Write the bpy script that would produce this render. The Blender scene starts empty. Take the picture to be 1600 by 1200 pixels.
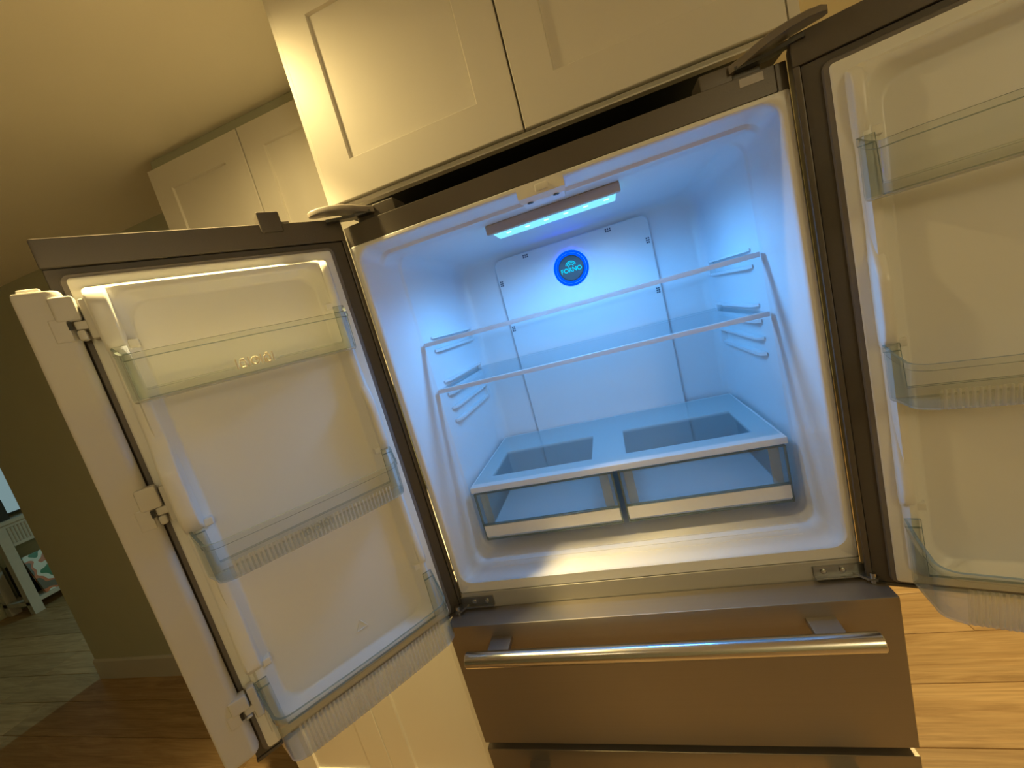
import bpy, bmesh, math, random
from mathutils import Vector, Matrix

random.seed(7)
SC = bpy.context.scene
COL = SC.collection
Z0 = 0.84          # floor is z = 0; measurements below are taken from the top of the freezer drawer

# ------------------------------------------------------------------ camera
def cam_axes(yaw, pitch, roll):
    fwd = Vector((-math.sin(yaw) * math.cos(pitch), math.cos(yaw) * math.cos(pitch), math.sin(pitch)))
    right = Vector((math.cos(yaw), math.sin(yaw), 0))
    down = fwd.cross(right)
    r2 = right * math.cos(roll) + down * math.sin(roll)
    d2 = -right * math.sin(roll) + down * math.cos(roll)
    return r2, d2, fwd

cd = bpy.data.cameras.new('camera')
cam = bpy.data.objects.new('camera', cd)
COL.objects.link(cam)
r_, d_, f_ = cam_axes(0.264198, -0.152720, 0.268612)
M = Matrix((r_, -d_, -f_)).transposed().to_4x4()
M.translation = Vector((0.06607, -0.82221, 0.65672 + Z0))
cam.matrix_world = M
cd.sensor_fit = 'HORIZONTAL'
cd.sensor_width = 36.0
cd.lens = 628.552 / 1600 * 36.0
cd.clip_start = 0.01
cd.clip_end = 60
SC.camera = cam

# ------------------------------------------------------------------ world, exposure
w = bpy.data.worlds.new('world')
SC.world = w
w.use_nodes = True
w.node_tree.nodes['Background'].inputs[0].default_value = (0.9, 0.75, 0.5, 1)
w.node_tree.nodes['Background'].inputs[1].default_value = 0.02
vs = SC.view_settings
vs.view_transform = 'Standard'
vs.look = 'None'
vs.gamma = 1.0
vs.use_curve_mapping = False
vs.exposure = 0.0
SC.cycles.transparent_max_bounces = 32      # light passes many clear panes here
WARM = (1.0, 0.82, 0.46)

AMBER = (1.0, 0.74, 0.30)
CORE = 205.0     # watts of the narrow core of the lamp beside the fridge cabinet
# lamps: (x, y, watts, colour) of every recessed ceiling downlight; ceiling at CEIL
CEIL = 1.503 + Z0
DOWNLIGHTS = [
    (-0.66, -0.14, 18.0, AMBER, 0.03),
    (-0.40, -1.50, 4.5, WARM, 0.08),
    (1.15, -1.75, 4.0, WARM, 0.10),
    (1.25, 0.80, 225.0, AMBER, 0.05),
    (-3.20, 3.0, 95.0, (0.50, 0.95, 0.92), 0.05),
]
FILL_DOME = (1.40, -2.40, 21.0)      # added unseen dome lamp that lifts the room's general light

# ------------------------------------------------------------------ materials
def newmat(name):
    m = bpy.data.materials.new(name)
    m.use_nodes = True
    nt = m.node_tree
    for n in list(nt.nodes):
        nt.nodes.remove(n)
    out = nt.nodes.new('ShaderNodeOutputMaterial')
    return m, nt, out

def node(nt, t, **kw):
    n = nt.nodes.new(t)
    for k, v in kw.items():
        if k.startswith('i_'):
            n.inputs[k[2:].replace('_', ' ')].default_value = v
        else:
            setattr(n, k, v)
    return n

def principled(name, col, rough=0.5, metal=0.0, noise=0.0, nscale=8.0, bump=0.0, bscale=60.0, stretch=None, spec=0.5, rnoise=0.0):
    m, nt, out = newmat(name)
    b = nt.nodes.new('ShaderNodeBsdfPrincipled')
    b.inputs['Base Color'].default_value = (*col, 1)
    b.inputs['Roughness'].default_value = rough
    b.inputs['Metallic'].default_value = metal
    b.inputs['Specular IOR Level'].default_value = spec
    nt.links.new(b.outputs[0], out.inputs[0])
    tc = nt.nodes.new('ShaderNodeTexCoord')
    mp = nt.nodes.new('ShaderNodeMapping')
    nt.links.new(tc.outputs['Object'], mp.inputs[0])
    if stretch:
        mp.inputs['Scale'].default_value = stretch
    if noise > 0 or rnoise > 0:
        n = node(nt, 'ShaderNodeTexNoise', i_Scale=nscale, i_Detail=5.0)
        nt.links.new(mp.outputs[0], n.inputs['Vector'])
        if noise > 0:
            mx = nt.nodes.new('ShaderNodeMix')
            mx.data_type = 'RGBA'
            mx.inputs[6].default_value = (*[c * (1 - noise) for c in col], 1)
            mx.inputs[7].default_value = (*[min(1, c * (1 + noise)) for c in col], 1)
            nt.links.new(n.outputs[0], mx.inputs[0])
            nt.links.new(mx.outputs[2], b.inputs['Base Color'])
        if rnoise > 0:
            mr = nt.nodes.new('ShaderNodeMapRange')
            mr.inputs[3].default_value = rough - rnoise
            mr.inputs[4].default_value = rough + rnoise
            nt.links.new(n.outputs[0], mr.inputs[0])
            nt.links.new(mr.outputs[0], b.inputs['Roughness'])
    if bump > 0:
        n2 = node(nt, 'ShaderNodeTexNoise', i_Scale=bscale, i_Detail=3.0)
        nt.links.new(mp.outputs[0], n2.inputs['Vector'])
        bp = nt.nodes.new('ShaderNodeBump')
        bp.inputs['Strength'].default_value = bump
        bp.inputs['Distance'].default_value = 0.002
        nt.links.new(n2.outputs[0], bp.inputs['Height'])
        nt.links.new(bp.outputs[0], b.inputs['Normal'])
    return m

def clear(name, tint, haze, hazecol, rough=0.04, ior=1.45):
    m, nt, out = newmat(name)
    tr = nt.nodes.new('ShaderNodeBsdfTransparent')
    lw = nt.nodes.new('ShaderNodeLayerWeight')
    lw.inputs[0].default_value = 0.5
    pw = node(nt, 'ShaderNodeMath', operation='POWER')
    pw.inputs[1].default_value = 3.0
    nt.links.new(lw.outputs['Facing'], pw.inputs[0])
    tm = nt.nodes.new('ShaderNodeMix')
    tm.data_type = 'RGBA'
    tm.inputs[6].default_value = (*tint, 1)
    tm.inputs[7].default_value = (*[c ** 3 * k for c, k in zip(tint, (0.66, 0.74, 0.76))], 1)
    nt.links.new(pw.outputs[0], tm.inputs[0])
    nt.links.new(tm.outputs[2], tr.inputs[0])
    df = nt.nodes.new('ShaderNodeBsdfDiffuse')
    df.inputs[0].default_value = (*hazecol, 1)
    mx = nt.nodes.new('ShaderNodeMixShader')
    mx.inputs[0].default_value = haze
    nt.links.new(tr.outputs[0], mx.inputs[1])
    nt.links.new(df.outputs[0], mx.inputs[2])
    gl = nt.nodes.new('ShaderNodeBsdfGlossy')
    gl.inputs['Roughness'].default_value = rough
    gl.inputs[0].default_value = (0.95, 0.97, 1, 1)
    fr = nt.nodes.new('ShaderNodeFresnel')
    fr.inputs[0].default_value = ior
    geo = nt.nodes.new('ShaderNodeNewGeometry')
    inv = node(nt, 'ShaderNodeMath', operation='SUBTRACT')
    inv.inputs[0].default_value = 1.0
    nt.links.new(geo.outputs['Backfacing'], inv.inputs[1])
    mu_ = node(nt, 'ShaderNodeMath', operation='MULTIPLY')
    nt.links.new(fr.outputs[0], mu_.inputs[0])
    nt.links.new(inv.outputs[0], mu_.inputs[1])
    m2 = nt.nodes.new('ShaderNodeMixShader')
    nt.links.new(mu_.outputs[0], m2.inputs[0])
    nt.links.new(mx.outputs[0], m2.inputs[1])
    nt.links.new(gl.outputs[0], m2.inputs[2])
    nt.links.new(m2.outputs[0], out.inputs[0])
    return m

def emit(name, col, strength):
    m, nt, out = newmat(name)
    e = nt.nodes.new('ShaderNodeEmission')
    e.inputs[0].default_value = (*col, 1)
    e.inputs[1].default_value = strength
    nt.links.new(e.outputs[0], out.inputs[0])
    return m

def wood_mat():
    m, nt, out = newmat('oak_floor')
    b = nt.nodes.new('ShaderNodeBsdfPrincipled')
    b.inputs['Roughness'].default_value = 0.42
    nt.links.new(b.outputs[0], out.inputs[0])
    geo = nt.nodes.new('ShaderNodeNewGeometry')
    oi = nt.nodes.new('ShaderNodeObjectInfo')
    add = node(nt, 'ShaderNodeVectorMath', operation='MULTIPLY_ADD')
    add.inputs[1].default_value = (1, 1, 1)
    mul = node(nt, 'ShaderNodeVectorMath', operation='SCALE')
    mul.inputs[0].default_value = (13.1, 7.7, 3.3)
    nt.links.new(oi.outputs['Random'], mul.inputs['Scale'])
    nt.links.new(geo.outputs['Position'], add.inputs[0])
    nt.links.new(mul.outputs[0], add.inputs[2])
    mp = nt.nodes.new('ShaderNodeMapping')
    mp.inputs['Scale'].default_value = (1.2, 14, 1)
    nt.links.new(add.outputs[0], mp.inputs[0])
    n1 = node(nt, 'ShaderNodeTexNoise', i_Scale=2.2, i_Detail=6.0, i_Roughness=0.62, i_Distortion=0.9)
    nt.links.new(mp.outputs[0], n1.inputs['Vector'])
    mp2 = nt.nodes.new('ShaderNodeMapping')
    mp2.inputs['Scale'].default_value = (6, 160, 1)
    nt.links.new(add.outputs[0], mp2.inputs[0])
    n2 = node(nt, 'ShaderNodeTexNoise', i_Scale=1.0, i_Detail=3.0)
    nt.links.new(mp2.outputs[0], n2.inputs['Vector'])
    cr = nt.nodes.new('ShaderNodeValToRGB')
    e = cr.color_ramp.elements
    e[0].position = 0.30
    e[0].color = (0.36, 0.215, 0.095, 1)
    e[1].position = 0.68
    e[1].color = (0.58, 0.39, 0.20, 1)
    mid = cr.color_ramp.elements.new(0.5)
    mid.color = (0.48, 0.31, 0.15, 1)
    nt.links.new(n1.outputs[0], cr.inputs[0])
    mx = nt.nodes.new('ShaderNodeMix')
    mx.data_type = 'RGBA'
    mx.blend_type = 'MULTIPLY'
    mx.inputs[0].default_value = 0.5
    nt.links.new(cr.outputs[0], mx.inputs[6])
    nt.links.new(n2.outputs[0], mx.inputs[7])
    hs = nt.nodes.new('ShaderNodeHueSaturation')
    mr = nt.nodes.new('ShaderNodeMapRange')
    mr.inputs[3].default_value = 1.0
    mr.inputs[4].default_value = 1.35
    nt.links.new(oi.outputs['Random'], mr.inputs[0])
    nt.links.new(mr.outputs[0], hs.inputs['Value'])
    nt.links.new(mx.outputs[2], hs.inputs['Color'])
    nt.links.new(hs.outputs[0], b.inputs['Base Color'])
    bp = nt.nodes.new('ShaderNodeBump')
    bp.inputs['Strength'].default_value = 0.15
    bp.inputs['Distance'].default_value = 0.002
    nt.links.new(n2.outputs[0], bp.inputs['Height'])
    nt.links.new(bp.outputs[0], b.inputs['Normal'])
    return m

def art_mat():
    m, nt, out = newmat('printed_cover')
    b = nt.nodes.new('ShaderNodeBsdfPrincipled')
    b.inputs['Roughness'].default_value = 0.35
    nt.links.new(b.outputs[0], out.inputs[0])
    tc = nt.nodes.new('ShaderNodeTexCoord')
    n = node(nt, 'ShaderNodeTexNoise', i_Scale=7.0, i_Detail=1.0)
    nt.links.new(tc.outputs['Object'], n.inputs['Vector'])
    cr = nt.nodes.new('ShaderNodeValToRGB')
    cr.color_ramp.interpolation = 'CONSTANT'
    e = cr.color_ramp.elements
    e[0].position = 0
    e[0].color = (0.02, 0.16, 0.05, 1)
    e[1].position = 0.42
    e[1].color = (0.7, 0.72, 0.66, 1)
    for p, c in ((0.52, (0.55, 0.16, 0.05, 1)), (0.6, (0.12, 0.1, 0.06, 1))):
        k = cr.color_ramp.elements.new(p)
        k.color = c
    nt.links.new(n.outputs[0], cr.inputs[0])
    nt.links.new(cr.outputs[0], b.inputs['Base Color'])
    return m

M_PAINT = principled('cabinet_paint', (0.80, 0.76, 0.68), 0.42, bump=0.04, bscale=140, noise=0.02)
M_WALL = principled('wall_paint', (0.52, 0.53, 0.40), 0.85, bump=0.10, bscale=180, noise=0.03)
M_CEIL = principled('ceiling_paint', (0.94, 0.90, 0.79), 0.9, bump=0.06, bscale=120, noise=0.03, nscale=3)
M_TRIM = principled('trim_paint', (0.60, 0.58, 0.52), 0.5)
M_WOOD = wood_mat()
M_STEEL = principled('brushed_steel', (0.31, 0.275, 0.235), 0.42, 0.68, noise=0.05, nscale=2.0, stretch=(1, 90, 260), rnoise=0.03)
M_BAR = principled('polished_steel', (0.66, 0.65, 0.64), 0.20, 1.0, noise=0.02, nscale=2.0)
M_SKIN = principled('painted_steel_grey', (0.118, 0.103, 0.088), 0.38, 0.25, bump=0.10, bscale=420, noise=0.04)
M_FRAME = principled('door_frame_plastic', (0.085, 0.074, 0.066), 0.45, bump=0.03, bscale=300)
M_GASKET = principled('gasket_rubber', (0.17, 0.155, 0.15), 0.6)
M_LINER = principled('white_liner', (0.80, 0.80, 0.81), 0.33, bump=0.015, bscale=30, noise=0.01)
M_DLINER = principled('door_liner_white', (0.84, 0.84, 0.81), 0.30, bump=0.015, bscale=30, noise=0.01)
M_WHITE = principled('white_plastic', (0.82, 0.80, 0.77), 0.38, noise=0.01)
M_MULL = principled('mullion_white', (0.63, 0.61, 0.57), 0.42, noise=0.01)
M_RAIL = principled('grey_rail', (0.50, 0.49, 0.47), 0.4, 0.3)
M_PINK = principled('lamp_fascia', (0.52, 0.45, 0.41), 0.4)
M_DARK = principled('dark_metal', (0.09, 0.09, 0.085), 0.3, 0.8)
M_ZINC = principled('zinc_steel', (0.32, 0.32, 0.31), 0.3, 0.9, noise=0.1, nscale=40)
M_SCREW = principled('screw_steel', (0.6, 0.6, 0.6), 0.25, 1.0)
M_HCOVER = principled('hinge_cover_plastic', (0.19, 0.165, 0.14), 0.4)
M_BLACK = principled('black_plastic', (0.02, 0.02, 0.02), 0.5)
M_SLOT = principled('vent_dark', (0.10, 0.12, 0.16), 0.6)
M_GLASS = clear('shelf_glass', (0.965, 0.985, 0.985), 0.012, (0.55, 0.70, 0.72), 0.02, 1.5)
M_CGLASS = clear('crisper_glass', (0.95, 0.96, 0.96), 0.06, (0.50, 0.54, 0.54), 0.05, 1.45)
M_CLEAR = clear('clear_plastic', (0.94, 0.95, 0.94), 0.025, (0.70, 0.70, 0.66), 0.08, 1.5)
M_EDGE = clear('clear_plastic_edge', (0.52, 0.60, 0.59), 0.22, (0.42, 0.50, 0.48), 0.12, 1.5)
M_RIB = clear('ribbed_plastic', (0.88, 0.89, 0.86), 0.24, (0.76, 0.75, 0.68), 0.15, 1.5)
M_GLINT = clear('glint_plastic', (0.9, 0.9, 0.88), 0.42, (0.85, 0.84, 0.76), 0.2, 1.5)  # pale haze painted in as the glint on bin bottoms and rib crests
M_FROST = clear('frosted_pan', (0.94, 0.95, 0.96), 0.85, (0.90, 0.91, 0.92), 0.2, 1.45)
def translucent(name, col, amount):
    m, nt, out = newmat(name)
    b_ = nt.nodes.new('ShaderNodeBsdfPrincipled')
    b_.inputs['Base Color'].default_value = (*col, 1)
    b_.inputs['Roughness'].default_value = 0.35
    t_ = nt.nodes.new('ShaderNodeBsdfTranslucent')
    t_.inputs[0].default_value = (*col, 1)
    x_ = nt.nodes.new('ShaderNodeMixShader')
    x_.inputs[0].default_value = amount
    nt.links.new(b_.outputs[0], x_.inputs[1])
    nt.links.new(t_.outputs[0], x_.inputs[2])
    nt.links.new(x_.outputs[0], out.inputs[0])
    return m
M_COVER = translucent('translucent_white', (0.95, 0.95, 0.94), 0.36)
M_TRIMT = translucent('shelf_trim_white', (0.90, 0.88, 0.88), 0.5)
M_MARK = principled('marking_tan', (0.95, 0.84, 0.62), 0.5)
M_BADGE = principled('badge_grey', (0.06, 0.07, 0.075), 0.4, 0.3)
M_LED = emit('led_lens', (0.24, 0.80, 1.0), 1.15)
M_LEDDOT = emit('led_dot', (0.62, 0.97, 1.0), 1.6)
M_RING = emit('blue_ring', (0.0, 0.105, 1.0), 1.0)
M_RINGSIDE = emit('blue_ring_edge', (0.0, 0.02, 1.0), 22.0)
M_LOGO = emit('cyan_logo', (0.0, 0.55, 0.85), 1.4)
M_SCREEN = emit('screen_light', (0.32, 0.48, 0.50), 0.55)
M_LAMP = emit('downlight_lens', (1.0, 0.72, 0.38), 6.0)
M_FILLDOME = emit('fill_dome_glass', (1.0, 0.74, 0.42), 2.0)
M_LAMPC = emit('cool_downlight_lens', (0.85, 0.9, 0.7), 3.0)
M_ART = art_mat()
M_COUNTER = principled('stone_counter', (0.86, 0.84, 0.80), 0.25, noise=0.12, nscale=14)
M_TABLE = principled('chalk_white_wood', (0.56, 0.53, 0.47), 0.6, noise=0.08, nscale=20)

# ------------------------------------------------------------------ mesh helpers
class MB:
    """collects shapes in a local frame; out() links them as one mesh object"""
    def __init__(self, T=None):
        self.v, self.f, self.m = [], [], []
        self.T = T

    def add(self, verts, faces, mi=0):
        b = len(self.v)
        self.v += [tuple(p) for p in verts]
        self.f += [[b + i for i in f] for f in faces]
        self.m += [mi] * len(faces)

    def box(self, x0, x1, y0, y1, z0, z1, bev=0.0, seg=2, mi=0):
        bm = bmesh.new()
        bmesh.ops.create_cube(bm, size=1.0)
        for v in bm.verts:
            v.co = Vector(((x0 + x1) / 2 + v.co.x * abs(x1 - x0), (y0 + y1) / 2 + v.co.y * abs(y1 - y0), (z0 + z1) / 2 + v.co.z * abs(z1 - z0)))
        if bev > 0:
            bmesh.ops.bevel(bm, geom=bm.edges[:], offset=bev, segments=seg, profile=0.5, affect='EDGES')
        bm.verts.index_update()
        self.add([v.co[:] for v in bm.verts], [[v.index for v in f.verts] for f in bm.faces], mi)
        bm.free()

    def loft(self, loops, cap0=False, cap1=False, closed=True, mi=0, mis=None):
        n = len(loops[0])
        vs, fs, ms = [], [], []
        for L in loops:
            vs += L
        for i in range(len(loops) - 1):
            for j in range(n if closed else n - 1):
                k = (j + 1) % n
                fs.append([i * n + j, i * n + k, (i + 1) * n + k, (i + 1) * n + j])
                ms.append(mis[i] if mis else mi)
        if cap0:
            fs.append(list(range(n))[::-1])
            ms.append(mis[0] if mis else mi)
        if cap1:
            fs.append([(len(loops) - 1) * n + j for j in range(n)])
            ms.append(mis[-1] if mis else mi)
        b = len(self.v)
        self.v += [tuple(p) for p in vs]
        self.f += [[b + i for i in f] for f in fs]
        self.m += ms

    def tube(self, path, r, seg=10, cap=True, mi=0):
        P = [Vector(p) for p in path]
        loops = []
        up = Vector((0, 0, 1))
        for i, p in enumerate(P):
            t = (P[min(i + 1, len(P) - 1)] - P[max(i - 1, 0)]).normalized()
            a = up if abs(t.dot(up)) < 0.9 else Vector((1, 0, 0))
            u = t.cross(a).normalized()
            v = t.cross(u).normalized()
            rr = r[i] if isinstance(r, (list, tuple)) else r
            loops.append([p + u * rr * math.cos(2 * math.pi * k / seg) + v * rr * math.sin(2 * math.pi * k / seg) for k in range(seg)])
        self.loft(loops, cap, cap, mi=mi)

    def prism(self, poly, axis, lo, hi, mi=0):
        """poly in the other two axes (in order), extruded along axis"""
        def mk(a, b, h):
            return {0: (h, a, b), 1: (a, h, b), 2: (a, b, h)}[axis]
        self.loft([[mk(a, b, lo) for a, b in poly], [mk(a, b, hi) for a, b in poly]], True, True, mi=mi)

    def out(self, name, mats, parent=None, smooth=35.0, label=None, T=None, z0=True, wn=True):
        T = T or self.T
        pts = [Vector(T(p)) if T else Vector(p) for p in self.v]
        if z0:
            pts = [p + Vector((0, 0, Z0)) for p in pts]
        xs = [p.x for p in pts]
        ys = [p.y for p in pts]
        zs = [p.z for p in pts]
        org = Vector(((min(xs) + max(xs)) / 2, (min(ys) + max(ys)) / 2, min(zs)))
        me = bpy.data.meshes.new(name)
        me.from_pydata([tuple(p - org) for p in pts], [], self.f)
        if not isinstance(mats, (list, tuple)):
            mats = [mats]
        for m in mats:
            me.materials.append(m)
        for i, p in enumerate(me.polygons):
            p.material_index = min(self.m[i], len(mats) - 1)
        bm = bmesh.new()
        bm.from_mesh(me)
        bmesh.ops.recalc_face_normals(bm, faces=bm.faces[:])
        bm.to_mesh(me)
        bm.free()
        if smooth:
            me.shade_smooth()
            me.set_sharp_from_angle(angle=math.radians(smooth))
        o = bpy.data.objects.new(name, me)
        COL.objects.link(o)
        if smooth and wn:
            md = o.modifiers.new('weighted_normal', 'WEIGHTED_NORMAL')
            md.keep_sharp = True
            md.weight = 100
        WL[o.name] = org
        if parent:
            o.parent = parent
            o.location = org - WL[parent.name]
        else:
            o.location = org
        if label:
            o['label'] = label
        return o

WL = {}

def thing(name, label, cat, loc, group=None):
    o = bpy.data.objects.new(name, None)
    COL.objects.link(o)
    o.location = loc
    o.empty_display_size = 0.05
    WL[o.name] = Vector(loc)
    o['label'] = label
    o['category'] = cat
    if group:
        o['group'] = group
    return o

def tag(o, label, cat, group=None):
    o['label'] = label
    o['category'] = cat
    if group:
        o['group'] = group
    return o

def struct(o, label=None):
    o['kind'] = 'structure'
    if label:
        o['label'] = label
    return o

def rrect(x0, x1, z0, z1, r, seg=5, sub=False):
    """rounded rectangle, list of (a, b)"""
    r = max(1e-4, min(r, (x1 - x0) / 2 - 1e-4, (z1 - z0) / 2 - 1e-4))
    pts = []
    for cx, cz, a0 in ((x1 - r, z1 - r, 0), (x0 + r, z1 - r, 90), (x0 + r, z0 + r, 180), (x1 - r, z0 + r, 270)):
        for k in range(seg + 1):
            a = math.radians(a0 + 90 * k / seg)
            pts.append((cx + r * math.cos(a), cz + r * math.sin(a)))
    if sub:          # extra points on the straight runs keep corner shading local
        n = len(pts)
        q = []
        for i in range(n):
            q.append(pts[i])
            if i % (seg + 1) == seg:
                a, c = pts[i], pts[(i + 1) % n]
                q += [(a[0] + (c[0] - a[0]) * f, a[1] + (c[1] - a[1]) * f) for f in (0.02, 0.06, 0.25, 0.5, 0.75, 0.94, 0.98)]
        pts = q
    return pts

def XZ(pts, y):
    return [(a, y, b) for a, b in pts]

# ------------------------------------------------------------------ room shell
def slab(name, x0, x1, y0, y1, z0, z1, mat, label=None):
    b = MB()
    b.box(x0, x1, y0, y1, z0, z1)
    return struct(b.out(name, mat, smooth=0), label)

FL = -Z0
floor = slab('floor', -6.3, 3.0, -3.4, 4.2, FL - 0.08, FL - 0.004, M_WOOD, 'oak plank floor')
slab('ceiling', -6.3, 3.0, -3.4, 4.2, 1.503, 1.58, M_CEIL, 'smooth warm lit kitchen ceiling')
slab('wall_back', -3.478, 0.56, 0.687, 0.80, FL, 1.503, M_WALL, 'plain wall behind the kitchen cabinets')
slab('wall_front', -6.3, 3.0, -3.4, -3.28, FL, 1.503, M_WALL)
slab('wall_right', 2.88, 3.0, -3.28, 4.08, FL, 1.503, M_WALL)
slab('wall_left', -6.3, -6.18, -3.28, 4.08, FL, 1.503, M_WALL)
slab('wall_far', -6.3, 3.0, 4.08, 4.2, FL, 1.503, M_WALL)
b = MB()
b.prism([(0.687, FL), (0.687, -0.705), (0.681, -0.705), (0.673, -0.715), (0.672, FL)], 0, -3.478, -1.305)
struct(b.out('baseboard_back', M_TRIM, smooth=20), 'painted baseboard below the plain wall')

# planks, only where the photograph shows the floor
PW = 0.198
def planks(xa, xb, ya, yb, length, seed):
    rnd = random.Random(seed)
    k0 = math.floor((ya - 0.324) / PW)
    k1 = math.ceil((yb - 0.324) / PW)
    for k in range(k0, k1):
        y0 = 0.324 + k * PW
        x = xa - rnd.random() * length
        while x < xb:
            x1 = x + length * rnd.uniform(0.8, 1.15)
            c0, c1 = max(x, xa), min(x1, xb)
            if c1 - c0 > 0.12:
                m = MB()
                g = 0.0012
                bx = 0.002
                zt, zb = FL, FL - 0.006
                a = [(c0 + g, y0 + g), (c1 - g, y0 + g), (c1 - g, y0 + PW - g), (c0 + g, y0 + PW - g)]
                t = [(c0 + g + bx, y0 + g + bx), (c1 - g - bx, y0 + g + bx), (c1 - g - bx, y0 + PW - g - bx), (c0 + g + bx, y0 + PW - g - bx)]
                m.loft([[(*p, zb) for p in a], [(*p, zt - 0.0012) for p in a], [(*p, zt) for p in t]], False, True)
                m.out('plank', M_WOOD, floor, smooth=0)
            x = x1
planks(0.36, 2.2, -0.2, 1.9, 1.5, 3)
planks(-6.1, -1.35, -0.12, 2.9, 1.9, 5)

# recessed downlights
for i, (x, y, wt, c, rad) in enumerate(DOWNLIGHTS):
    names = ['round recessed downlight in the ceiling just left of the fridge cabinet',
             'round recessed downlight in the ceiling in front of the fridge, left of the room centre',
             'round recessed downlight in the ceiling in front of the fridge, towards the right wall',
             'round recessed downlight in the ceiling of the passage right of the fridge',
             'round recessed cool downlight in the ceiling of the room behind the plain wall']
    t = thing('downlight', names[i], 'ceiling lamp', (x, y, CEIL), 'recessed ceiling downlights')
    ring = MB()
    L = []
    for rr, zz in ((0.040, 1.5025), (0.058, 1.5025), (0.060, 1.500), (0.056, 1.497), (0.044, 1.497), (0.040, 1.5025)):
        L.append([(x + rr * math.cos(a * math.pi / 12), y + rr * math.sin(a * math.pi / 12), zz) for a in range(24)])
    ring.loft(L)
    ring.out('trim_ring', M_WHITE, t)
    d = MB()
    d.loft([[(x + 0.040 * math.cos(a * math.pi / 12), y + 0.040 * math.sin(a * math.pi / 12), zz) for a in range(24)] for zz in (1.5025, 1.5005)], True, True)
    d.out('lens', M_LAMPC if i == 4 else M_LAMP, t)
    ld = bpy.data.lights.new('downlight_beam', 'SPOT')
    ld.energy = wt
    ld.color = c
    ld.spot_size = math.radians(170)
    ld.spot_blend = 0.7
    ld.shadow_soft_size = rad
    lo = bpy.data.objects.new('downlight_beam', ld)
    COL.objects.link(lo)
    lo.parent = t
    lo.location = (0, 0, -0.012)
    if i == 0:
        ld = bpy.data.lights.new('downlight_core', 'SPOT')
        ld.energy = CORE
        ld.color = c
        ld.spot_size = math.radians(74)
        ld.spot_blend = 0.95
        ld.shadow_soft_size = rad
        lo = bpy.data.objects.new('downlight_core', ld)
        COL.objects.link(lo)
        lo.parent = t
        lo.location = (0, 0, -0.012)

# added dome lamp, fill light only
t = thing('fill_dome', 'added white dome fill lamp, unseen on the ceiling behind the viewer', 'ceiling lamp', (FILL_DOME[0], FILL_DOME[1], CEIL))
b = MB()
b.loft([[(FILL_DOME[0] + r * math.cos(a * math.pi / 16), FILL_DOME[1] + r * math.sin(a * math.pi / 16), z) for a in range(32)] for r, z in ((0.20, 1.5025), (0.20, 1.485), (0.185, 1.482))], True, False)
b.out('base', M_WHITE, t)
b = MB()
b.loft([[(FILL_DOME[0] + r * math.cos(a * math.pi / 16), FILL_DOME[1] + r * math.sin(a * math.pi / 16), z) for a in range(32)] for r, z in ((0.185, 1.484), (0.178, 1.465), (0.155, 1.440), (0.115, 1.420), (0.06, 1.409), (0.01, 1.406))], False, True)
b.out('shade', M_FILLDOME, t)
ld = bpy.data.lights.new('fill_glow', 'POINT')
ld.energy = FILL_DOME[2]
ld.color = WARM
ld.shadow_soft_size = 0.18
lo = bpy.data.objects.new('fill_glow', ld)
COL.objects.link(lo)
lo.parent = t
lo.location = (0, 0, -0.30)

# ------------------------------------------------------------------ refrigerator body
FR = thing('refrigerator', 'open stainless french door refrigerator, blue lit inside, with two freezer drawers below', 'refrigerator', (0, 0.28, 0.0))
FX = 0.4284
b = MB()
b.box(-FX, -0.4135, 0.0, 0.62, FL + 0.05, 0.9405, 0.002)
b.box(0.4105, FX, 0.0, 0.62, FL + 0.05, 0.9405, 0.002)
b.box(-0.4135, 0.4105, 0.0, 0.62, 0.8985, 0.9405, 0.0015)
b.box(-0.4135, 0.4105, 0.60, 0.62, FL + 0.05, 0.8985)
b.box(-0.4135, 0.4105, 0.03, 0.60, -0.06, -0.02)
b.box(-0.4135, 0.4105, 0.03, 0.60, FL + 0.05, FL + 0.08)
b.out('cabinet_shell', M_SKIN, FR, label='dark grey textured steel cabinet of the fridge')
for x in (-0.38, 0.38):
    for y in (0.06, 0.55):
        b = MB()
        b.loft([[(x + 0.02 * math.cos(a * math.pi / 6), y + 0.02 * math.sin(a * math.pi / 6), z) for a in range(12)] for z in (FL, FL + 0.055)], True, True)
        b.out('levelling_foot', M_BLACK, FR)
b = MB()
b.box(-FX, FX, -0.02, -0.005, FL + 0.015, -0.705, 0.003)
b.out('kick_grille', M_FRAME, FR)

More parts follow.
